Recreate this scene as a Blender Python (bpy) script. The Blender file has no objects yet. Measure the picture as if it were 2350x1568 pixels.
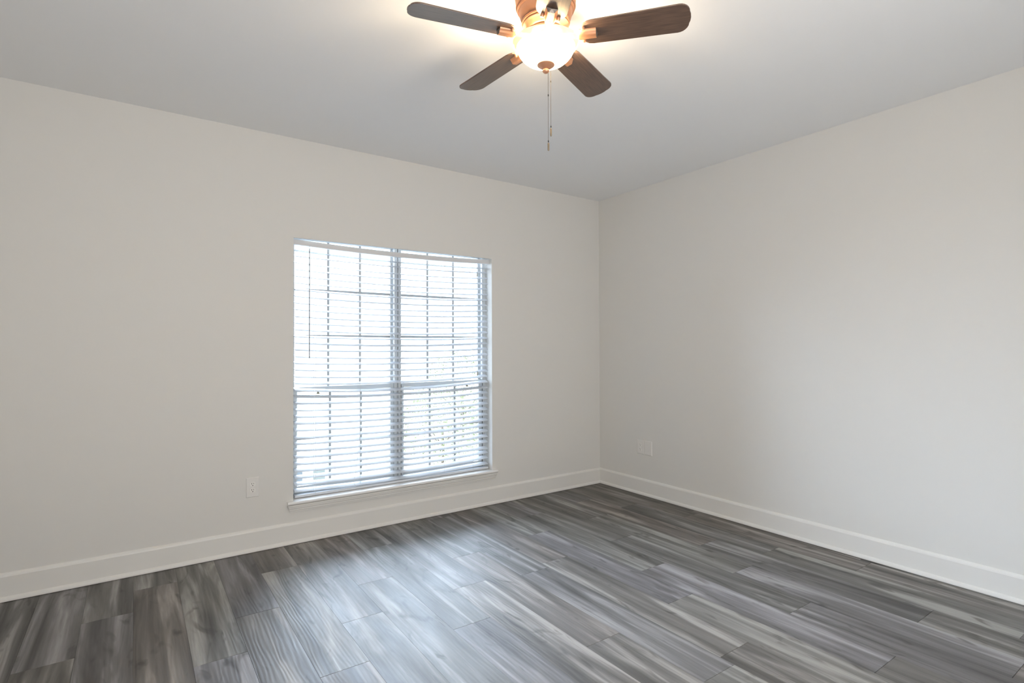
import bpy, bmesh, math, random
from mathutils import Vector, Matrix
random.seed(7)
PI = math.pi
S = bpy.context.scene
C = S.collection

# ------------------------------------------------------------------ camera
FPX, YAW, PITCH, ROLL = 1244.084, 0.6085262, 0.0110337, -0.0031173
CAM = Vector((-3.71859, -3.84819, 1.31453))
fw = Vector((math.sin(YAW)*math.cos(PITCH), math.cos(YAW)*math.cos(PITCH), math.sin(PITCH)))
rt = Vector((math.cos(YAW), -math.sin(YAW), 0))
up = rt.cross(fw)
r2 = rt*math.cos(ROLL) + up*math.sin(ROLL)
u2 = -rt*math.sin(ROLL) + up*math.cos(ROLL)
cd = bpy.data.cameras.new('camera'); cam = bpy.data.objects.new('camera', cd); C.objects.link(cam)
M = Matrix.Identity(4)
for i in range(3):
    M[i][0], M[i][1], M[i][2], M[i][3] = r2[i], u2[i], -fw[i], CAM[i]
cam.matrix_world = M
cd.sensor_width = 36; cd.lens = FPX/2350*36; cd.clip_start = 0.05
S.camera = cam

# ------------------------------------------------------------------ light
SKY = 4.5
w = bpy.data.worlds.new('world'); S.world = w; w.use_nodes = True
bg = w.node_tree.nodes['Background']
bg.inputs[0].default_value = (0.64, 0.77, 1.0, 1); bg.inputs[1].default_value = SKY

def area(name, loc, rot, sx, sy, power, col, portal=False):
    l = bpy.data.lights.new(name, 'AREA'); l.shape = 'RECTANGLE'; l.size = sx; l.size_y = sy
    l.energy = power; l.color = col
    if portal: l.cycles.is_portal = True
    o = bpy.data.objects.new(name, l); C.objects.link(o); o.location = loc; o.rotation_euler = rot
    return o
# sky portal just outside the window seen in the photograph
area('window_portal', (-2.04, 0.26, 1.175), (-PI/2, 0, 0), 1.75, 1.95, 1, (1, 1, 1), portal=True)
# hazy sun behind thin cloud, low in front of the window
sl = bpy.data.lights.new('hazy_sun', 'SUN'); sl.energy = 44; sl.angle = math.radians(90); sl.color = (0.68, 0.80, 1.0)
so = bpy.data.objects.new('hazy_sun', sl); C.objects.link(so)
_az, _el = math.radians(-4), math.radians(34)
so.rotation_euler = Vector((math.sin(_az)*math.cos(_el), math.cos(_az)*math.cos(_el), math.sin(_el))).to_track_quat('Z', 'Y').to_euler()
so.location = (0, 12, 8)
# soft fill lamp added in an unseen box behind the camera to brighten the room
area('fill_light', (-3.15, -4.75, 1.25), (PI/2+0.52, 0, -0.50), 2.4, 1.7, 82, (1.0, 0.975, 0.955))

S.view_settings.view_transform = 'Standard'
S.view_settings.look = 'None'
S.view_settings.gamma = 1
S.view_settings.use_curve_mapping = False
S.view_settings.exposure = 0.06
S.cycles.max_bounces = 10
S.cycles.diffuse_bounces = 6
S.cycles.transparent_max_bounces = 16
S.cycles.sample_clamp_indirect = 6
S.cycles.caustics_reflective = False
S.cycles.caustics_refractive = False

# ------------------------------------------------------------------ materials
def mat(name, col, rough=0.5, metal=0.0, spec=0.5, bump=None, bump_scale=200, bump_str=0.1, emis=None, es=0, var=0.0, var_scale=3, coat=0):
    m = bpy.data.materials.new(name); m.use_nodes = True
    nt = m.node_tree; b = nt.nodes['Principled BSDF']
    b.inputs['Base Color'].default_value = (*col, 1)
    b.inputs['Roughness'].default_value = rough
    b.inputs['Metallic'].default_value = metal
    b.inputs['Specular IOR Level'].default_value = spec
    b.inputs['Coat Weight'].default_value = coat
    if emis:
        b.inputs['Emission Color'].default_value = (*emis, 1); b.inputs['Emission Strength'].default_value = es
    tc = nt.nodes.new('ShaderNodeTexCoord')
    if var:
        n = nt.nodes.new('ShaderNodeTexNoise'); n.inputs['Scale'].default_value = var_scale; n.inputs['Detail'].default_value = 4
        nt.links.new(tc.outputs['Object'], n.inputs['Vector'])
        mx = nt.nodes.new('ShaderNodeMix'); mx.data_type = 'RGBA'
        mx.inputs[6].default_value = (*[c*(1-var) for c in col], 1); mx.inputs[7].default_value = (*[min(1, c*(1+var)) for c in col], 1)
        nt.links.new(n.outputs['Fac'], mx.inputs[0]); nt.links.new(mx.outputs[2], b.inputs['Base Color'])
    if bump:
        n2 = nt.nodes.new('ShaderNodeTexNoise'); n2.inputs['Scale'].default_value = bump_scale; n2.inputs['Detail'].default_value = 3
        nt.links.new(tc.outputs['Object'], n2.inputs['Vector'])
        bp = nt.nodes.new('ShaderNodeBump'); bp.inputs['Strength'].default_value = bump_str; bp.inputs['Distance'].default_value = 0.001
        nt.links.new(n2.outputs['Fac'], bp.inputs['Height']); nt.links.new(bp.outputs['Normal'], b.inputs['Normal'])
    return m

m_wall = mat('wall_paint', (0.715, 0.70, 0.667), 0.75, spec=0.25, bump=1, bump_scale=260, bump_str=0.12, var=0.006, var_scale=1.5)
m_ceil = mat('ceiling_paint', (0.85, 0.855, 0.86), 0.9, spec=0.1, bump=1, bump_scale=180, bump_str=0.15, var=0.006)
m_trim = mat('trim_paint', (0.755, 0.74, 0.705), 0.4, spec=0.4, var=0.005)
m_sill = mat('sill_paint', (0.78, 0.76, 0.73), 0.32, spec=0.5)
m_vinyl = mat('window_vinyl', (0.58, 0.60, 0.60), 0.4)
m_vinyl_d = mat('vinyl_groove', (0.012, 0.012, 0.012), 0.8)
m_muntin = mat('muntin_vinyl', (0.36, 0.355, 0.335), 0.45)
m_slat = mat('blind_vinyl', (0.66, 0.69, 0.73), 0.38, spec=0.5)
m_rail = mat('headrail_vinyl', (0.66, 0.65, 0.65), 0.45)
m_cord = mat('cord', (0.72, 0.72, 0.70), 0.8)
m_wand = mat('wand_plastic', (0.30, 0.30, 0.29), 0.3)
m_tassel = mat('tassel_plastic', (0.28, 0.25, 0.16), 0.4)
m_plate = mat('outlet_plastic', (0.74, 0.72, 0.69), 0.35, spec=0.5)
m_recep = mat('receptacle_plastic', (0.80, 0.78, 0.74), 0.35, spec=0.5)
m_dark = mat('slot_dark', (0.01, 0.01, 0.009), 0.6)
m_gap = mat('gap_dark', (0.035, 0.031, 0.028), 0.9)
m_bronze = mat('fan_bronze', (0.62, 0.32, 0.19), 0.36, metal=0.55, var=0.12, var_scale=14)
m_bronze_d = mat('fan_dark_metal', (0.20, 0.17, 0.145), 0.35, metal=0.6)
m_fob = mat('pull_fob', (0.22, 0.17, 0.115), 0.35, metal=0.3)
m_chain = mat('chain_metal', (0.13, 0.10, 0.075), 0.45, metal=0.3)
m_steel = mat('chain_joint', (0.03, 0.025, 0.02), 0.3, metal=0.5)
m_bulb = mat('bulb', (1, 1, 1), 0.3, emis=(1.0, 0.80, 0.56), es=900)

def glass_mat(name, tint=(1, 1, 1)):
    m = bpy.data.materials.new(name); m.use_nodes = True
    nt = m.node_tree; nt.nodes.clear()
    out = nt.nodes.new('ShaderNodeOutputMaterial'); mix = nt.nodes.new('ShaderNodeMixShader')
    tr = nt.nodes.new('ShaderNodeBsdfTransparent'); tr.inputs[0].default_value = (*tint, 1)
    gl = nt.nodes.new('ShaderNodeBsdfGlossy'); gl.inputs['Roughness'].default_value = 0.02
    fr = nt.nodes.new('ShaderNodeFresnel'); fr.inputs[0].default_value = 1.45
    nt.links.new(fr.outputs[0], mix.inputs[0]); nt.links.new(tr.outputs[0], mix.inputs[1]); nt.links.new(gl.outputs[0], mix.inputs[2])
    nt.links.new(mix.outputs[0], out.inputs[0])
    return m
m_glass = glass_mat('window_glass', (0.97, 0.99, 0.98))

def bowl_mat(name, es, trans):
    m = bpy.data.materials.new(name); m.use_nodes = True
    nt = m.node_tree; b = nt.nodes['Principled BSDF']; out = nt.nodes['Material Output']
    b.inputs['Base Color'].default_value = (0.93, 0.88, 0.74, 1); b.inputs['Roughness'].default_value = 0.25
    b.inputs['Emission Color'].default_value = (1.0, 0.83, 0.60, 1); b.inputs['Emission Strength'].default_value = es
    t = nt.nodes.new('ShaderNodeBsdfTranslucent'); t.inputs[0].default_value = (0.95, 0.85, 0.62, 1)
    mx = nt.nodes.new('ShaderNodeMixShader'); mx.inputs[0].default_value = trans
    nt.links.new(b.outputs[0], mx.inputs[1]); nt.links.new(t.outputs[0], mx.inputs[2]); nt.links.new(mx.outputs[0], out.inputs[0])
    return m
m_bowl = bowl_mat('frosted_glass_lit', 16, 0.4)
m_lip = bowl_mat('frosted_glass_lip', 0.10, 0.0)
_nt = m_lip.node_tree; _o = _nt.nodes['Material Output']; _src = _o.inputs[0].links[0].from_socket
_mx = _nt.nodes.new('ShaderNodeMixShader'); _mx.inputs[0].default_value = 0.35
_tr = _nt.nodes.new('ShaderNodeBsdfTransparent'); _tr.inputs[0].default_value = (1.0, 0.93, 0.74, 1)
_nt.links.new(_src, _mx.inputs[1]); _nt.links.new(_tr.outputs[0], _mx.inputs[2]); _nt.links.new(_mx.outputs[0], _o.inputs[0])

# dark laminate blade: fine lengthwise grain
def blade_mat():
    m = bpy.data.materials.new('blade_walnut'); m.use_nodes = True
    nt = m.node_tree; b = nt.nodes['Principled BSDF']
    tc = nt.nodes.new('ShaderNodeTexCoord'); mp = nt.nodes.new('ShaderNodeMapping'); mp.inputs['Scale'].default_value = (4, 60, 10)
    n = nt.nodes.new('ShaderNodeTexNoise'); n.inputs['Scale'].default_value = 3; n.inputs['Detail'].default_value = 6
    cr = nt.nodes.new('ShaderNodeValToRGB')
    cr.color_ramp.elements[0].color = (0.075, 0.046, 0.033, 1); cr.color_ramp.elements[1].color = (0.150, 0.092, 0.064, 1)
    cr.color_ramp.elements[0].position = 0.3; cr.color_ramp.elements[1].position = 0.7
    nt.links.new(tc.outputs['Object'], mp.inputs[0]); nt.links.new(mp.outputs[0], n.inputs['Vector'])
    nt.links.new(n.outputs['Fac'], cr.inputs[0]); nt.links.new(cr.outputs[0], b.inputs['Base Color'])
    b.inputs['Roughness'].default_value = 0.30; b.inputs['Specular IOR Level'].default_value = 1.0
    return m
m_blade = blade_mat()

# vinyl plank floor, grain runs along v of the plank's own UVs
def floor_mat():
    m = bpy.data.materials.new('vinyl_plank'); m.use_nodes = True
    nt = m.node_tree; L = nt.links.new; N = nt.nodes.new
    b = nt.nodes['Principled BSDF']
    uv = N('ShaderNodeUVMap'); uv.uv_map = 'UVMap'
    at = N('ShaderNodeAttribute'); at.attribute_name = 'tone'
    def mapping(sc):
        mp = N('ShaderNodeMapping'); mp.inputs['Scale'].default_value = sc; L(uv.outputs[0], mp.inputs[0]); return mp
    def noise(mp, scale, detail, rough=0.5, dist=0.0):
        n = N('ShaderNodeTexNoise'); n.inputs['Scale'].default_value = scale; n.inputs['Detail'].default_value = detail
        n.inputs['Roughness'].default_value = rough; n.inputs['Distortion'].default_value = dist
        L(mp.outputs[0], n.inputs['Vector']); return n
    def ramp(src, stops):
        r = N('ShaderNodeValToRGB'); e = r.color_ramp.elements
        while len(e) < len(stops): e.new(0.5)
        for i, (p, c) in enumerate(stops): e[i].position = p; e[i].color = (*c, 1)
        L(src, r.inputs[0]); return r
    def math_(op, a, b_=None, c_=None):
        n = N('ShaderNodeMath'); n.operation = op
        for i, v in enumerate((a, b_, c_)):
            if v is None: continue
            if isinstance(v, (int, float)): n.inputs[i].default_value = v
            else: L(v, n.inputs[i])
        return n.outputs[0]
    def mixc(fac, a, b_, mode='MIX'):
        n = N('ShaderNodeMix'); n.data_type = 'RGBA'; n.blend_type = mode
        for i, v in ((0, fac), (6, a), (7, b_)):
            if isinstance(v, (int, float)): n.inputs[i].default_value = v
            elif isinstance(v, tuple): n.inputs[i].default_value = (*v, 1)
            else: L(v, n.inputs[i])
        return n.outputs[2]
    # broad streaks: long light and dark bands along the plank
    streak = noise(mapping((13, 0.9, 1)), 1.0, 3, 0.55, 0.6)
    base = ramp(streak.outputs['Fac'], [(0.31, (0.050, 0.045, 0.040)), (0.43, (0.105, 0.097, 0.089)), (0.54, (0.155, 0.146, 0.138)), (0.66, (0.30, 0.285, 0.272))])
    fine = noise(mapping((120, 5, 1)), 1.0, 5, 0.65, 0.2)
    fr = ramp(fine.outputs['Fac'], [(0.25, (0.80, 0.80, 0.80)), (0.75, (1.16, 1.16, 1.16))])
    c1 = mixc(1.0, base.outputs[0], fr.outputs[0], 'MULTIPLY')
    # knots and dark smudges
    kn = noise(mapping((9, 2.6, 1)), 1.3, 2, 0.5, 1.5)
    kr = ramp(kn.outputs['Fac'], [(0.60, (1, 1, 1)), (0.74, (0.45, 0.43, 0.41))])
    c2 = mixc(1.0, c1, kr.outputs[0], 'MULTIPLY')
    # each plank has its own tone
    sep = N('ShaderNodeSeparateColor'); L(at.outputs['Color'], sep.inputs[0])
    g = math_('MULTIPLY_ADD', sep.outputs[0], 0.20, 0.94)
    comb = N('ShaderNodeCombineColor'); L(g, comb.inputs[0]); L(g, comb.inputs[1]); L(g, comb.inputs[2])
    c3 = mixc(1.0, c2, comb.outputs[0], 'MULTIPLY')
    warm = ramp(sep.outputs[1], [(0.0, (1.06, 0.99, 0.94)), (0.5, (0.98, 1.0, 0.96)), (1.0, (0.98, 0.98, 1.05))])
    c4 = mixc(1.0, c3, warm.outputs[0], 'MULTIPLY')
    L(c4, b.inputs['Base Color'])
    # embossed grain
    wv = N('ShaderNodeTexWave'); wv.wave_type = 'BANDS'; wv.bands_direction = 'X'
    mp = mapping((1, 0.16, 1)); L(mp.outputs[0], wv.inputs['Vector'])
    wv.inputs['Scale'].default_value = 17; wv.inputs['Distortion'].default_value = 15; wv.inputs['Detail'].default_value = 2.5
    wv.inputs['Detail Scale'].default_value = 0.55; wv.inputs['Detail Roughness'].default_value = 0.5
    h = math_('MULTIPLY_ADD', fine.outputs['Fac'], 0.6, wv.outputs['Fac'])
    bp = N('ShaderNodeBump'); bp.inputs['Strength'].default_value = 0.32; bp.inputs['Distance'].default_value = 0.0012
    L(h, bp.inputs['Height']); L(bp.outputs[0], b.inputs['Normal'])
    rn = noise(mapping((6, 2, 1)), 1.5, 3)
    rr = N('ShaderNodeMapRange'); rr.inputs[3].default_value = 0.48; rr.inputs[4].default_value = 0.70
    L(rn.outputs['Fac'], rr.inputs[0]); L(rr.outputs[0], b.inputs['Roughness'])
    b.inputs['Specular IOR Level'].default_value = 0.85
    return m
m_floor = floor_mat()

# ------------------------------------------------------------------ mesh helpers
def obj(name, bm, mats, parent=None, smooth=False, bevel=0, seg=2, recalc=True):
    if recalc: bmesh.ops.recalc_face_normals(bm, faces=bm.faces[:])
    me = bpy.data.meshes.new(name); bm.to_mesh(me); bm.free()
    for m in (mats if isinstance(mats, (list, tuple)) else [mats]): me.materials.append(m)
    if smooth:
        for p in me.polygons: p.use_smooth = True
        me.set_sharp_from_angle(angle=math.radians(38))
    o = bpy.data.objects.new(name, me); C.objects.link(o)
    if parent: o.parent = parent
    if bevel:
        b = o.modifiers.new('bevel', 'BEVEL'); b.width = bevel; b.segments = seg; b.limit_method = 'ANGLE'; b.harden_normals = False
    return o

def thing(name, label, cat, loc=(0, 0, 0), rz=0, group=None):
    o = bpy.data.objects.new(name, None); C.objects.link(o); o.location = loc; o.rotation_euler = (0, 0, rz)
    o.empty_display_size = 0.1
    o['label'] = label; o['category'] = cat
    if group: o['group'] = group
    return o
def structure(o): o['kind'] = 'structure'; return o

def box(bm, x0, x1, y0, y1, z0, z1, mi=0):
    v = [bm.verts.new((x, y, z)) for x in (x0, x1) for y in (y0, y1) for z in (z0, z1)]
    for f in ((0, 1, 3, 2), (4, 6, 7, 5), (0, 4, 5, 1), (2, 3, 7, 6), (0, 2, 6, 4), (1, 5, 7, 3)):
        bm.faces.new([v[i] for i in f]).material_index = mi

def lathe(bm, prof, n=48, cx=0, cy=0, cz=0, mi=0, close=False):
    rings = []
    for r, z in prof:
        if r < 1e-6: rings.append([bm.verts.new((cx, cy, cz+z))])
        else: rings.append([bm.verts.new((cx+r*math.cos(2*PI*k/n), cy+r*math.sin(2*PI*k/n), cz+z)) for k in range(n)])
    for a, b in zip(rings, rings[1:]):
        for k in range(n):
            l = (k+1) % n
            if len(a) == 1 and len(b) == 1: continue
            if len(a) == 1: f = [a[0], b[k], b[l]]
            elif len(b) == 1: f = [a[k], a[l], b[0]]
            else: f = [a[k], a[l], b[l], b[k]]
            bm.faces.new(f).material_index = mi

def tube(bm, pts, r, n=8, mi=0):
    pts = [Vector(p) for p in pts]; rings = []
    for i, p in enumerate(pts):
        d = (pts[min(i+1, len(pts)-1)] - pts[max(i-1, 0)]).normalized()
        a = d.cross(Vector((0, 1, 0)) if abs(d.y) < 0.9 else Vector((1, 0, 0))).normalized(); b = d.cross(a)
        rr = r[i] if isinstance(r, (list, tuple)) else r
        rings.append([bm.verts.new(p + a*rr*math.cos(2*PI*k/n) + b*rr*math.sin(2*PI*k/n)) for k in range(n)])
    for a, b in zip(rings, rings[1:]):
        for k in range(n): bm.faces.new([a[k], a[(k+1) % n], b[(k+1) % n], b[k]]).material_index = mi
    bm.faces.new(rings[0]).material_index = mi; bm.faces.new(rings[-1][::-1]).material_index = mi

def extrude_profile(bm, prof, a, b, mapf, mi=0):
    """prof: closed list of (d, z); mapf(t, d, z) -> point, t = a..b"""
    A = [bm.verts.new(mapf(a, d, z)) for d, z in prof]; B = [bm.verts.new(mapf(b, d, z)) for d, z in prof]
    n = len(prof)
    for i in range(n):
        j = (i+1) % n; bm.faces.new([A[i], A[j], B[j], B[i]]).material_index = mi
    bm.faces.new(A); bm.faces.new(B[::-1])

def wall_with_hole(name, axis, pos, thick, a0, a1, z0, z1, hole, m):
    """solid wall slab with one rectangular opening; axis 'y': slab between y=pos and pos+thick, spans x a0..a1"""
    bm = bmesh.new(); ha0, ha1, hz0, hz1 = hole
    def P(a, d, z): return (a, pos+d, z) if axis == 'y' else (pos+d, a, z)
    A = [a0, ha0, ha1, a1]; Z = [z0, hz0, hz1, z1]
    V = {(i, k, s): bm.verts.new(P(A[i], s*thick, Z[k])) for i in range(4) for k in range(4) for s in (0, 1)}
    for s in (0, 1):
        for i in range(3):
            for k in range(3):
                if i == 1 and k == 1: continue
                bm.faces.new([V[i, k, s], V[i+1, k, s], V[i+1, k+1, s], V[i, k+1, s]])
    for (i, k), (j, l) in (((1, 1), (2, 1)), ((2, 1), (2, 2)), ((2, 2), (1, 2)), ((1, 2), (1, 1))):
        bm.faces.new([V[i, k, 0], V[j, l, 0], V[j, l, 1], V[i, k, 1]])
    for i in range(3):
        for k in (0, 3): bm.faces.new([V[i, k, 0], V[i+1, k, 0], V[i+1, k, 1], V[i, k, 1]])
        for c in (0, 3): bm.faces.new([V[c, i, 0], V[c, i+1, 0], V[c, i+1, 1], V[c, i, 1]])
    return structure(obj(name, bm, m))

# ------------------------------------------------------------------ room shell
H = 2.74
XL, YN = -4.75, -4.45          # outer left wall, wall behind the camera
WX0, WX1, WZ0, WZ1 = -2.837, -1.244, 0.262, 2.064
wl = wall_with_hole('wall_left', 'y', 0, 0.20, XL-0.15, 0.15, -0.1, H+0.1, (WX0, WX1, WZ0, 2.100), m_wall)
bm = bmesh.new(); bm.from_mesh(wl.data); box(bm, WX0, WX1, 0, 0.014, WZ1, 2.100); bm.to_mesh(wl.data); bm.free()
bm = bmesh.new(); box(bm, 0, 0.15, YN-0.15, 0, -0.1, H+0.1); structure(obj('wall_right', bm, m_wall))
bm = bmesh.new(); box(bm, XL-0.15, XL, YN-0.15, 0, -0.1, H+0.1); structure(obj('wall_outer', bm, m_wall))
wall_with_hole('wall_behind', 'y', YN-0.15, 0.15, XL, 0, -0.1, H+0.1, (-4.45, -1.85, 0.0, 2.30), m_wall)  # opening added here so the fill lamp reaches the room
bm = bmesh.new(); box(bm, -4.8, -1.5, YN-1.45, YN-1.35, -0.1, 2.6); box(bm, -4.9, -4.8, YN-1.45, YN-0.15, -0.1, 2.6); box(bm, -1.5, -1.4, YN-1.45, YN-0.15, -0.1, 2.6); structure(obj('wall_fill_box', bm, m_wall))  # unseen box added around the fill lamp, keeps sky light out
bm = bmesh.new(); box(bm, -4.8, -1.5, YN-1.35, YN-0.15, 2.5, 2.6); structure(obj('ceiling_fill_box', bm, m_ceil))  # top of the added box round the fill lamp
bm = bmesh.new(); box(bm, -4.8, -1.5, YN-1.35, YN, -0.1, -0.002); structure(obj('floor_fill_box', bm, m_gap))  # bottom of the same added box
bm = bmesh.new(); box(bm, XL, 0, YN, 0, H, H+0.1); structure(obj('ceiling', bm, m_ceil))

# floor: every plank modelled in the floor's mesh, with its micro-bevel
bm = bmesh.new(); uvl = bm.loops.layers.uv.new('UVMap'); cl = bm.loops.layers.float_color.new('tone')
box(bm, XL, 0, YN, 0, -0.06, -0.0018, mi=1)
PW, PLn = 0.204, 1.22
known = {-4: -0.03, -3: -0.535-0.35, -2: -0.07, -1: -1.25, 0: -0.90, 1: -1.624, 2: -1.25, 3: -0.884, 4: -1.606, 5: -1.236, 6: -2.07,
         7: -1.30, 8: -2.455, 9: -2.015, 10: -2.878, 11: -2.425, 12: -1.985, 13: -1.60, 14: -0.70, 15: -2.38, 16: -1.1}
known[-3] = -0.535; known[-4] = -0.88; known[-2] = -0.25
for k in range(-8, 17):
    x0 = -3.31 + PW*k; x1 = x0 + PW
    x0 = max(x0, XL); x1 = min(x1, 0)
    if x1 - x0 < 0.005: continue
    e = known.get(k, -0.3 - 0.37*((k*5) % 3)) % PLn - PLn      # joint nearest the window wall, in (-1.22, 0)
    ends = [0.0]
    y = e
    while y > YN:
        if ends[-1]-y > 0.02: ends.append(y)
        y -= PLn
    ends.append(YN)
    for ya, yb in zip(ends, ends[1:]):
        g = 0.0009; q = 0.0004; gx = 0.0004; qx = 0.0001
        tone = (random.random(), random.random(), random.random(), 1)
        ou, ov = random.uniform(0, 50), random.uniform(0, 50)
        o = [(x0+qx, yb+q), (x1-qx, yb+q), (x1-qx, ya-q), (x0+qx, ya-q)]
        i_ = [(x0+qx+gx, yb+q+g), (x1-qx-gx, yb+q+g), (x1-qx-gx, ya-q-g), (x0+qx+gx, ya-q-g)]
        VO = [bm.verts.new((*p, -0.0017)) for p in o]; VI = [bm.verts.new((*p, 0.0)) for p in i_]
        fs = [bm.faces.new(VI)] + [bm.faces.new([VO[a], VO[(a+1) % 4], VI[(a+1) % 4], VI[a]]) for a in range(4)]
        for f in fs:
            for lp in f.loops:
                lp[uvl].uv = (lp.vert.co.x - x0 + ou, lp.vert.co.y + ov); lp[cl] = tone
structure(obj('floor', bm, [m_floor, m_gap], recalc=False))

# baseboards with shoe moulding
BP = [(0, 0.003), (0.026, 0.003), (0.026, 0.010), (0.0235, 0.019), (0.019, 0.0245), (0.0145, 0.027), (0.0145, 0.128), (0.012, 0.136), (0.007, 0.143), (0.003, 0.146), (0, 0.146)]
def baseboard(name, a, b, f):
    bm = bmesh.new(); extrude_profile(bm, BP, a, b, f); structure(obj(name, bm, m_trim))
baseboard('baseboard_left', XL, 0, lambda t, d, z: (t, -d, z))
baseboard('baseboard_right', YN, 0, lambda t, d, z: (-d, t, z))
baseboard('baseboard_outer', YN, 0, lambda t, d, z: (XL+d, t, z))
bm = bmesh.new()
for a_, b_ in ((XL, -4.54), (-1.76, 0)): extrude_profile(bm, BP, a_, b_, lambda t, d, z: (t, YN+d, z))
structure(obj('baseboard_behind', bm, m_trim))

# ------------------------------------------------------------------ window_1
win = bpy.data.objects.new('window_1', None); C.objects.link(win); structure(win)
Zs = 0.285                                   # top of the stool
# stool (inside sill) with bullnose and horns, then the moulded apron
bm = bmesh.new()
nose = [(0.0, 0.262), (0.0, 0.285), (-0.022, 0.285), (-0.0285, 0.2825), (-0.0325, 0.278), (-0.034, 0.2735), (-0.0325, 0.269), (-0.0285, 0.2645), (-0.022, 0.262)]
extrude_profile(bm, nose, WX0-0.040, WX1+0.040, lambda t, d, z: (t, d, z))
box(bm, WX0, WX1, -0.001, 0.11, 0.263, 0.285)
obj('window_sill', bm, m_sill, win)
bm = bmesh.new()
ap = [(0, 0.2615), (-0.026, 0.2615), (-0.026, 0.252), (-0.021, 0.249), (-0.020, 0.240), (-0.016, 0.232), (-0.0155, 0.224), (-0.011, 0.221), (-0.010, 0.212), (0, 0.209)]
# mitred returns: ends follow the profile
A = [bm.verts.new((WX0-0.012-(-d)*1.0, d, z)) for d, z in ap]; B = [bm.verts.new((WX1+0.012+(-d)*1.0, d, z)) for d, z in ap]
for i in range(len(ap)):
    j = (i+1) % len(ap); bm.faces.new([A[i], A[j], B[j], B[i]])
bm.faces.new(A); bm.faces.new(B[::-1])
obj('sill_apron', bm, m_trim, win)

MX = (WX0+WX1)/2
FY0, FY1 = 0.112, 0.19
bm = bmesh.new()
t = 0.028
zt = 2.099
for (a, b) in ((WX0, WX0+t), (MX-t, MX-0.0035), (MX+0.0035, MX+t), (WX1-t, WX1)):
    box(bm, a, b, FY0, FY1, Zs, zt)
box(bm, MX-0.0035, MX+0.0035, FY0+0.012, FY1, Zs, zt, mi=1)
for (a, b) in ((WX0+t, MX-t), (MX+t, WX1-t)):
    box(bm, a, b, FY0, FY1, zt-0.006, zt); box(bm, a, b, FY0, FY1, Zs, Zs+0.018)
# jamb-liner ribs seen beside the lower sashes
for c, s in ((MX-t, -1), (MX+t, 1), (WX0+t, 1), (WX1-t, -1)):
    box(bm, min(c, c+s*0.006), max(c, c+s*0.006), 0.150, 0.156, Zs, zt-0.02)
    if c > MX: box(bm, min(c-s*0.003, c+s*0.0005), max(c-s*0.003, c+s*0.0005), FY0-0.001, FY0+0.002, Zs, 1.03, mi=1)
obj('window_frame', bm, [m_vinyl, m_vinyl_d], win)
def sash(name, a, b, z0, z1, y0, y1, stile, top, bot, rows):
    bm = bmesh.new()
    box(bm, a, a+stile, y0, y1, z0, z1); box(bm, b-stile, b, y0, y1, z0, z1)
    box(bm, a+stile, b-stile, y0, y1, z1-top, z1); box(bm, a+stile, b-stile, y0, y1, z0, z0+bot)
    # glazing bead step
    o = obj(name, bm, m_vinyl, win, bevel=0.0015)
    ga, gb, gz0, gz1 = a+stile, b-stile, z0+bot, z1-top
    bm = bmesh.new(); yc = (y0+y1)/2; mw = 0.0085
    for i in (1, 2):
        x = ga+(gb-ga)*i/3; box(bm, x-mw, x+mw, yc-0.003, yc+0.003, gz0, gz1)
    for i in range(1, rows):
        z = (1.402 + 0.329*(i-1)) if rows == 3 else gz0+(gz1-gz0)*i/rows; box(bm, ga, gb, yc-0.0025, yc+0.0025, z-mw, z+mw)
    obj('muntin_grid', bm, m_muntin, o)
    bm = bmesh.new(); box(bm, ga-0.002, gb+0.002, yc+0.005, yc+0.007, gz0-0.002, gz1+0.002); obj('pane', bm, m_glass, o)
    return o
for a, b in ((WX0+t, MX-t), (MX+t, WX1-t)):
    sash('upper_sash', a+0.001, b-0.001, 1.012, zt-0.006, 0.158, 0.180, 0.014, 0.009, 0.030, 3)
    o = sash('lower_sash', a+0.001, b-0.001, Zs+0.018, 1.040, 0.126, 0.149, 0.026, 0.034, 0.045, 2)
    bm = bmesh.new(); xx = a+0.165 if a < MX-0.5 else b-0.150
    box(bm, xx-0.010, xx+0.010, 0.108, 0.126, 0.988, 0.999); box(bm, xx-0.006, xx+0.006, 0.112, 0.120, 0.999, 1.006)
    obj('sash_latch', bm, m_tassel, o, bevel=0.002)

# casing of the opening added behind the camera for the fill lamp
bm = bmesh.new()
box(bm, -4.54, -4.45, YN, YN+0.015, 0, 2.30); box(bm, -1.85, -1.76, YN, YN+0.015, 0, 2.30); box(bm, -4.54, -1.76, YN, YN+0.015, 2.30, 2.39)
structure(obj('trim_1', bm, m_trim))

# ------------------------------------------------------------------ venetian blind
bl = thing('venetian_blind', 'wide white faux-wood venetian blind with open slats and sagging headrail, hung in the window recess', 'window blind', (0, 0, 0))
BX0, BX1 = -2.815, -1.254
def sag(x, amt):
    s = (x-BX0)/(BX1-BX0); s = min(1, max(0, s)); return -amt*(1-abs(2*s-1)**2.2)
def strip(bm, sec, zc, x0, x1, sagf, n=28, mi=0):
    """sweep closed section [(y,z)] along x following a sag"""
    R = []
    for i in range(n+1):
        x = x0+(x1-x0)*i/n; dz = sagf(x); R.append([bm.verts.new((x, y, zc+z+dz)) for y, z in sec])
    m_ = len(sec)
    for a, b in zip(R, R[1:]):
        for k in range(m_): bm.faces.new([a[k], a[(k+1) % m_], b[(k+1) % m_], b[k]]).material_index = mi
    bm.faces.new(R[0]).material_index = mi; bm.faces.new(R[-1][::-1]).material_index = mi
bm = bmesh.new()
hr = [(0.036, -0.018), (0.036, 0.014), (0.039, 0.018), (0.043, 0.018), (0.043, 0.008), (0.068, 0.008), (0.068, 0.010), (0.071, 0.010), (0.071, -0.014), (0.068, -0.018)]
strip(bm, hr, 2.044, WX0+0.012, WX1-0.010, lambda x: sag(x, 0.018))
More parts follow.
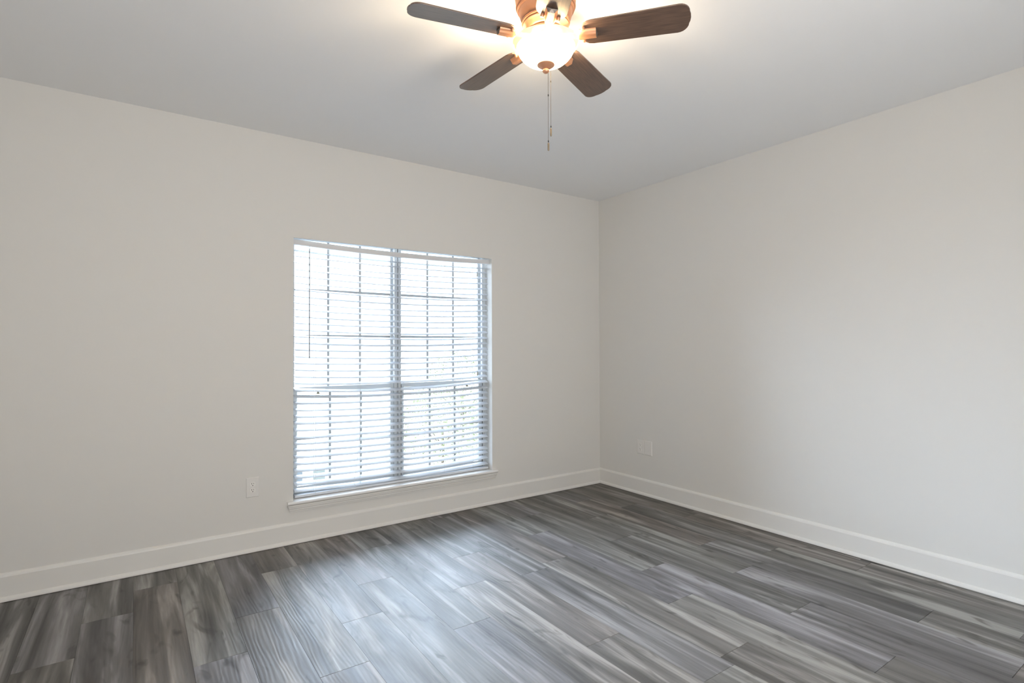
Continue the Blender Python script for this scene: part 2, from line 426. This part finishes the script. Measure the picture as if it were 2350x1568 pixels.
obj('headrail', bm, m_rail, bl)
for xx, s in ((WX0+0.001, 1), (WX1-0.001, -1)):
    bm = bmesh.new()
    a, b = sorted((xx, xx+s*0.0105)); box(bm, a, b, 0.034, 0.075, 2.024, 2.0635)
    obj('mounting_bracket', bm, m_rail, bl, bevel=0.001)
rnd = random.Random(3)
TILT = math.radians(20)
bm = bmesh.new()
NS = 37
slat_z = []
for k in range(NS):
    ze = 1.990 - 0.0462*k            # front edge height at the ends
    tilt = math.radians(-2) if k == 0 else TILT + math.radians(rnd.uniform(-1.2, 1.2))
    amt = 0.019 + rnd.uniform(-0.003, 0.004)
    if k == 21: amt = 0.032
    if k > 33: amt = 0.016
    hw = 0.025; c_, s_ = math.cos(tilt), math.sin(tilt)
    zc = ze + hw*s_ + 0.001
    top = [(-hw, 0.0008), (-hw*0.55, 0.0026), (0, 0.0034), (hw*0.55, 0.0026), (hw, 0.0008)]
    bot = [(hw, -0.0012), (hw*0.55, 0.0002), (0, 0.0008), (-hw*0.55, 0.0002), (-hw, -0.0012)]
    sec = [(0.070 + y*c_ - z*s_, y*s_ + z*c_) for y, z in top+bot]
    wob = rnd.uniform(0, 6); wa = rnd.uniform(0.0002, 0.0012)
    extra = {28: (-0.006, 0.0), 33: (0.0, -0.010), 34: (0.0, 0.004), 35: (0, 0.006)}.get(k, (0, 0))
    def sg(x, amt=amt, wob=wob, wa=wa, extra=extra):
        s = (x-BX0)/(BX1-BX0)
        return sag(x, amt) + wa*math.sin(wob+s*7) + extra[0]*max(0, 1-s/0.25) + extra[1]*max(0, (s-0.86)/0.14)
    jx = rnd.uniform(-0.002, 0.002)
    strip(bm, sec, zc, BX0+jx, BX1+jx, sg)
    slat_z.append((zc, sg))
obj('slat_panel', bm, m_slat, bl)
bm = bmesh.new()
br = [(0.046, -0.006), (0.046, 0.004), (0.05, 0.009), (0.09, 0.011), (0.094, 0.006), (0.094, -0.006), (0.09, -0.0085), (0.05, -0.0085)]
strip(bm, br, 0.2965, BX0, BX1, lambda x: sag(x, 0.0015))
obj('bottom_rail', bm, m_slat, bl)
# ladder cords: front string, back string
for i, x in enumerate((-2.690, -2.362, -2.050, -1.675, -1.405)):
    bm = bmesh.new()
    for y in (0.0435, 0.0965):
        tube(bm, [(x, y, 2.03), (x, y+0.0, 1.2), (x, y, 0.30)], 0.0008, 6)
    # lift cord hangs in front a little to one side
    pts = [(x+0.012, 0.0425, 2.03), (x+0.012, 0.0425, 0.8), (x+0.012, 0.0425, 0.42), (x+0.012, 0.0425, 0.296)]
    if i == 1: pts = [(x, 0.0415, 2.03), (x, 0.0415, 0.72), (x-0.010, 0.0405, 0.60), (x-0.030, 0.040, 0.45), (x-0.047, 0.0395, 0.335), (x-0.035, 0.0385, 0.312), (x-0.012, 0.0385, 0.292)]
    if i in (0, 1): tube(bm, pts, 0.0010, 6)
    obj('ladder_cord', bm, m_cord, bl)
# tilt wand
bm = bmesh.new()
pts = []; rs = []
n = 90
for i in range(n+1):
    z = 2.005 - (2.005-1.243)*i/n
    pts.append((-2.724, 0.033, z)); tw = 0.0030 + (0.0010*max(0, math.cos(2*PI*z/0.0462)) if z > 1.72 else 0.0006)
    rs.append(tw)
tube(bm, pts, rs, 6)
tube(bm, [(-2.724, 0.033, 2.005), (-2.724, 0.034, 2.018), (-2.724, 0.040, 2.026)], 0.0016, 6)
obj('tilt_wand', bm, m_wand, bl)
# pull cords with tassels
for (x, z) in ((-1.370, 1.926), (-1.368, 1.100)):
    bm = bmesh.new(); tube(bm, [(x, 0.030, 2.03), (x, 0.030, (z+2.03)/2), (x, 0.030, z+0.016)], 0.0008, 6)
    o = obj('lift_cord', bm, m_cord, bl)
    bm = bmesh.new(); lathe(bm, [(0, 0.017), (0.0022, 0.016), (0.0028, 0.010), (0.0040, -0.004), (0.0048, -0.014), (0.0042, -0.017), (0, -0.0175)], 16, x, 0.030, z)
    obj('tassel', bm, m_tassel, o, smooth=True)

# ------------------------------------------------------------------ wall plates
def plate_base(bm, w_, h_, d_=0.0055):
    # bevelled plate in local coordinates: x width, z height, front towards -y
    e = 0.004
    back = [bm.verts.new((sx*w_/2, 0, sz*h_/2)) for sx, sz in ((-1, -1), (1, -1), (1, 1), (-1, 1))]
    mid = [bm.verts.new((sx*w_/2, -d_*0.45, sz*h_/2)) for sx, sz in ((-1, -1), (1, -1), (1, 1), (-1, 1))]
    fr = [bm.verts.new((sx*(w_/2-e), -d_, sz*(h_/2-e))) for sx, sz in ((-1, -1), (1, -1), (1, 1), (-1, 1))]
    for a, b in ((back, mid), (mid, fr)):
        for i in range(4): bm.faces.new([a[i], a[(i+1) % 4], b[(i+1) % 4], b[i]])
    bm.faces.new(fr); bm.faces.new(back[::-1])
def disc_prism(bm, outline, y0, y1, mi=0):
    A = [bm.verts.new((x, y0, z)) for x, z in outline]; B = [bm.verts.new((x, y1, z)) for x, z in outline]
    n = len(outline)
    for i in range(n): bm.faces.new([A[i], A[(i+1) % n], B[(i+1) % n], B[i]]).material_index = mi
    bm.faces.new(A).material_index = mi; bm.faces.new(B[::-1]).material_index = mi
def circ(cx, cz, r, n=20, flat=None):
    o = []
    for i in range(n):
        a = 2*PI*i/n; z = r*math.sin(a)
        if flat: z = max(-flat, min(flat, z))
        o.append((cx+r*math.cos(a), cz+z))
    return o
def outlet(name, label, loc, rz, w_, h_, group=None):
    t_ = thing(name, label, 'power outlet', loc, rz)
    bm = bmesh.new(); plate_base(bm, w_, h_); obj('cover_plate', bm, m_plate, t_)
    for s in (1, -1):
        bm = bmesh.new(); cz = s*0.0195
        disc_prism(bm, circ(0, cz, 0.0172, 32, 0.0142), -0.0050, -0.0076)
        r = obj('receptacle', bm, m_recep, t_, bevel=0.0006)
        bm = bmesh.new()
        box(bm, -0.0076, -0.0052, -0.0079, -0.0060, cz+0.0005, cz+0.0095)
        box(bm, 0.0052, 0.0072, -0.0079, -0.0060, cz+0.0015, cz+0.0088)
        disc_prism(bm, [(x, z) for x, z in circ(0, cz-0.0070, 0.0028, 16)], -0.0060, -0.0079)
        obj('socket_slot', bm, m_dark, r)
    bm = bmesh.new(); disc_prism(bm, circ(0, 0, 0.0028, 16), -0.0052, -0.0064); obj('screw', bm, m_recep, t_)
    return t_
outlet('power_outlet', 'white duplex power outlet on the window wall, left of the window', (-3.0875, 0, 0.415), 0, 0.077, 0.127)
outlet('power_outlet', 'pale duplex power outlet on the right wall, beside the blank plate near the corner', (0, -0.520, 0.422), -PI/2, 0.082, 0.124)
bp_ = thing('blank_wall_plate', 'blank cover plate on the right wall, just right of the power outlet', 'wall plate', (0, -0.607, 0.422), -PI/2)
bm = bmesh.new(); plate_base(bm, 0.084, 0.124); obj('cover_plate', bm, m_plate, bp_)
for s in (1, -1):
    bm = bmesh.new(); disc_prism(bm, circ(0, s*0.0415, 0.0028, 16), -0.0052, -0.0064); obj('screw', bm, m_recep, bp_)

# ------------------------------------------------------------------ ceiling fan
FX, FY = -2.39287, -2.18465
ZB = 2.5319; A0 = 2.904211; RT = 0.545
fan = thing('ceiling_fan', 'bronze flush-mount ceiling fan with five dark brown blades and a lit frosted glass bowl', 'ceiling fan', (FX, FY, H))
zr = lambda z: z - H
bm = bmesh.new()
prof = [(0.0, 0.0), (0.118, 0.0), (0.121, -0.004), (0.121, -0.050), (0.119, -0.066), (0.113, -0.079), (0.1175, -0.081), (0.1185, -0.085), (0.1165, -0.089), (0.110, -0.091),
        (0.1130, -0.094), (0.1135, -0.097), (0.1115, -0.100), (0.106, -0.102), (0.1045, -0.114), (0.099, -0.131), (0.089, -0.143), (0.0940, -0.145), (0.0955, -0.149), (0.0935, -0.153), (0.087, -0.155),
        (0.0905, -0.158), (0.0910, -0.161), (0.0885, -0.164), (0.083, -0.167), (0.078, -0.178), (0.070, -0.184), (0.0, -0.184)]
lathe(bm, prof, 72)
hs = obj('motor_housing', bm, m_bronze, fan, smooth=True)
bm = bmesh.new()
lathe(bm, [(0, -0.1845), (0.070, -0.1845), (0.074, -0.188), (0.074, -0.196), (0.068, -0.199), (0.046, -0.200), (0.044, -0.208), (0.034, -0.212), (0, -0.212)], 48)
obj('flywheel', bm, m_bronze, fan, smooth=True)
def blade_outline():
    o = []
    r0, r1, w0, w1 = 0.138, RT+0.002, 0.0585, 0.067
    # half outline from root centre to tip centre
    half = [(r0, 0.0), (r0+0.001, 0.016), (r0+0.005, 0.032), (r0+0.014, 0.046), (r0+0.028, 0.0555), (r0+0.045, 0.0590)]
    half += [(0.30, 0.0622), (0.45, 0.0655)]
    rc = 0.040
    cx, cy = r1-rc-0.007, w1-rc
    for i in range(7):
        a = PI/2*(1-i/6); half.append((cx+rc*math.cos(a)+0.0, cy+rc*math.sin(a)))
    half += [(r1-0.0035, 0.016), (r1-0.002, 0.0)]
    o = half + [(x, -y) for x, y in half[-2:0:-1]]
    return o
def arm_mesh():
    bm = bmesh.new()
    # ribbed half tube under the blade, opening outward
    secs = [(0.060, 0.013, 0.008, 0.0), (0.085, 0.014, 0.010, -0.001), (0.112, 0.016, 0.012, -0.003), (0.126, 0.022, 0.013, -0.003), (0.138, 0.0235, 0.017, -0.003),
            (0.165, 0.0225, 0.019, -0.003), (0.198, 0.0205, 0.020, -0.003)]
    n = 20; R = []
    for x, hw, h, z0 in secs:
        ring = []
        for i in range(n+1):
            a = PI*i/n; rib = 1 + 0.07*math.cos(6*a)
            ring.append(bm.verts.new((x, hw*math.cos(a)*rib, z0 - h*math.sin(a)*rib)))
        R.append(ring)
    for a, b in zip(R, R[1:]):
        for i in range(n): bm.faces.new([a[i], a[i+1], b[i+1], b[i]])
        bm.faces.new([a[0], b[0], b[n], a[n]])
    bm.faces.new(R[0])
    # closed, slightly domed dark end
    c = bm.verts.new((0.205, 0, -0.011))
    for i in range(n): bm.faces.new([R[-1][i], R[-1][i+1], c]).material_index = 1
    bm.faces.new([R[-1][n], R[-1][0], c]).material_index = 1
    # two screw lobes at the root of the blade
    for s in (1, -1):
        lathe(bm, [(0, -0.012), (0.005, -0.011), (0.0075, -0.007), (0.0075, 0.0), (0, 0.0)], 16, 0.150, s*0.030, -0.003)
    return bm
bo = blade_outline()
PT = -0.2092
for k in range(5):
    a = A0 - k*2*PI/5
    bm = bmesh.new()
    T = [bm.verts.new((x, y, 0.003)) for x, y in bo]; B = [bm.verts.new((x, y, -0.003)) for x, y in bo]
    n = len(bo)
    for i in range(n): bm.faces.new([T[i], T[(i+1) % n], B[(i+1) % n], B[i]])
    bm.faces.new(T); bm.faces.new(B[::-1])
    b_ = obj('fan_blade', bm, m_blade, fan, bevel=0.0012)
    b_.rotation_euler = (PT, 0, a)
    b_.rotation_mode = 'XYZ'
    # pitch about the blade's own long axis, then turn about the hub
    b_.matrix_local = Matrix.Translation((0, 0, ZB-H)) @ Matrix.Rotation(a, 4, 'Z') @ Matrix.Rotation(PT, 4, 'X')
    arm = obj('blade_arm', arm_mesh(), [m_bronze, m_bronze_d], b_, smooth=True)
# light kit
bm = bmesh.new()
lathe(bm, [(0, -0.212), (0.034, -0.212), (0.036, -0.218), (0.030, -0.228), (0.012, -0.232), (0.004, -0.240), (0.004, -0.322), (0, -0.322)], 32)
obj('light_fitter', bm, m_bronze, fan, smooth=True)
ZR = 2.513 - H
outer = [(0.1300, 0.0), (0.1312, -0.0025), (0.1295, -0.006), (0.1225, -0.0115), (0.1175, -0.0155), (0.1155, -0.019)]
body = [(0.1155, -0.019), (0.1120, -0.028), (0.1050, -0.042), (0.0950, -0.055), (0.0800, -0.068), (0.0600, -0.078), (0.0380, -0.0845), (0.0150, -0.087), (0.004, -0.0872)]
def shell(p, th): return p + [(max(r-th, 0.0035), z+th*0.5) for r, z in reversed(p)]
bm = bmesh.new(); lathe(bm, [(r, z+ZR) for r, z in shell(body, 0.003)], 72)
bowl = obj('glass_bowl', bm, m_bowl, fan, smooth=True)
bm = bmesh.new(); lathe(bm, [(r, z+ZR) for r, z in shell(outer, 0.003)], 72)
obj('bowl_rim', bm, m_lip, bowl, smooth=True)
bm = bmesh.new()
zf = 2.4285 - H
lathe(bm, [(0, 0.004), (0.030, 0.003), (0.0335, 0.0005), (0.0345, -0.003), (0.031, -0.006), (0.022, -0.0125), (0.0135, -0.017), (0.0105, -0.0185), (0.0125, -0.0205), (0.0135, -0.0245), (0.0125, -0.029), (0.0085, -0.033), (0, -0.0345)], 40, 0, 0, zf)
obj('finial', bm, m_bronze, fan, smooth=True)
for s in (0, 1, 2):
    a = s*2*PI/3 + 0.4
    bm = bmesh.new()
    lathe(bm, [(0, 0.016), (0.010, 0.014), (0.0105, 0.004), (0.015, -0.004), (0.019, -0.014), (0.019, -0.020), (0.014, -0.029), (0, -0.033)], 20, 0.052*math.cos(a), 0.052*math.sin(a), -0.252)
    obj('bulb', bm, m_bulb, fan, smooth=True)
# pull chains
def chain(x, y, ztop, j1, zf1, zf0):
    bm = bmesh.new(); z = ztop
    while z > zf1+0.008:
        lathe(bm, [(0, 0.0013), (0.0012, 0.0006), (0.0012, -0.0006), (0, -0.0013)], 8, x, y, z); z -= 0.0034
    tube(bm, [(x, y, ztop), (x, y, zf1)], 0.0004, 5)
    ch = obj('pull_chain', bm, m_chain, fan, smooth=False)
    for zz, hh in ((j1, 0.005), (zf1+0.006, 0.005)):
        bm = bmesh.new(); lathe(bm, [(0, hh), (0.0019, hh*0.7), (0.0022, 0), (0.0019, -hh*0.7), (0, -hh)], 12, x, y, zz)
        obj('chain_connector', bm, m_steel, ch, smooth=True)
    bm = bmesh.new(); L_ = zf1-zf0
    lathe(bm, [(0, 0), (0.0026, -0.001), (0.0036, -0.004), (0.0036, -L_+0.004), (0.0028, -L_+0.001), (0, -L_)], 16, x, y, zf1)
    obj('chain_fob', bm, m_fob, ch, smooth=True)
chain(0.0074, -0.0051, zr(2.396), zr(2.307), zr(2.119), zr(2.087))
chain(0.0870+0.0140, 0.1039-0.0098, zr(2.540), zr(2.428), zr(2.232), zr(2.197))

# ------------------------------------------------------------------ outdoors
m_lawn = mat('lawn', (0.34, 0.33, 0.28), 0.95, var=0.35, var_scale=6)
bm = bmesh.new(); box(bm, -25, 25, 0.2, 40, -0.5, -0.35); structure(obj('ground', bm, m_lawn))
def leafy(bm, n, cen, rad, size, rnd, squash=1.0):
    for _ in range(n):
        u = Vector((rnd.gauss(0, 1), rnd.gauss(0, 1), rnd.gauss(0, 1))).normalized()
        r = rnd.uniform(0.55, 1.0)**0.6
        p = Vector((cen[0]+u.x*rad[0]*r, cen[1]+u.y*rad[1]*r, max(-0.34, cen[2]+u.z*rad[2]*r)))
        a = Vector((rnd.uniform(-1, 1), rnd.uniform(-1, 1), rnd.uniform(-0.5, 0.5))).normalized()
        b = a.cross(Vector((rnd.uniform(-1, 1), rnd.uniform(-1, 1), rnd.uniform(-1, 1)))).normalized()
        s = size*rnd.uniform(0.6, 1.3)
        bm.faces.new([bm.verts.new(p+a*s), bm.verts.new(p+b*s*0.45+a*0.2*s), bm.verts.new(p-a*s*0.8), bm.verts.new(p-b*s*0.45+a*0.2*s)])
m_leaf = mat('leaf', (0.20, 0.22, 0.10), 0.6, var=0.6, var_scale=7)
m_bark = mat('bark', (0.16, 0.12, 0.09), 0.9)
rnd = random.Random(11)
def shrub(name, label, cat, x, y, rx, rz_, n, size, trunk, ch, group=None):
    t_ = thing(name, label, cat, (x, y, -0.35), 0, group)
    bm = bmesh.new(); leafy(bm, n, (0, 0, ch), (rx, rx*0.8, rz_), size, rnd)
    for v in bm.verts: v.co.z = max(v.co.z, 0.02)
    obj('foliage', bm, m_leaf, t_, recalc=False)
    bm = bmesh.new(); tube(bm, [(0, 0, 0), (0.03, 0.02, ch*0.5), (0, 0, ch)], [trunk, trunk*0.8, trunk*0.5], 10)
    for i in range(5):
        a = i*1.26; tube(bm, [(0, 0, ch*0.5), (rx*0.4*math.cos(a), rx*0.3*math.sin(a), ch*0.9), (rx*0.5*math.cos(a), rx*0.35*math.sin(a), ch+rz_*0.1)], [trunk*0.5, trunk*0.35, trunk*0.15], 6)
    obj('trunk', bm, m_bark, t_)
shrub('garden_shrub', 'small-leaved green shrub outside, the nearer one behind the right half of the window', 'shrub', -0.15, 3.0, 0.72, 0.55, 5200, 0.017, 0.02, 0.58)
shrub('garden_shrub', 'larger green shrub outside, standing behind and to the right of the nearer shrub', 'shrub', 1.15, 4.7, 0.95, 0.80, 5200, 0.022, 0.025, 0.85)
# condenser unit by the house
m_ac = mat('condenser_shell', (0.80, 0.82, 0.80), 0.5)
m_acd = mat('condenser_louvre', (0.10, 0.11, 0.12), 0.6)
m_acg = mat('condenser_panel', (0.15, 0.16, 0.145), 0.6)
ac = thing('air_conditioner', 'pale outdoor air conditioning unit on the ground, seen through the lower left of the window', 'air conditioner', (-2.42, 2.35, -0.35))
bm = bmesh.new(); box(bm, -0.37, 0.37, -0.35, 0.35, 0.03, 0.47); obj('body', bm, m_ac, ac, bevel=0.02)
bm = bmesh.new(); box(bm, -0.42, 0.42, -0.4, 0.4, 0, 0.03); obj('base_pad', bm, m_ac, ac)
bm = bmesh.new(); box(bm, 0.055, 0.13, -0.356, -0.34, 0.10, 0.42)
obj('louvre_panel', bm, m_acd, ac)
bm = bmesh.new(); box(bm, 0.24, 0.36, -0.356, -0.34, 0.26, 0.40); obj('access_panel', bm, m_acg, ac)
bm = bmesh.new(); lathe(bm, [(0.31, 0.47), (0.31, 0.485), (0.25, 0.51), (0.12, 0.525), (0, 0.53)], 32); obj('fan_guard', bm, m_ac, ac, smooth=True)
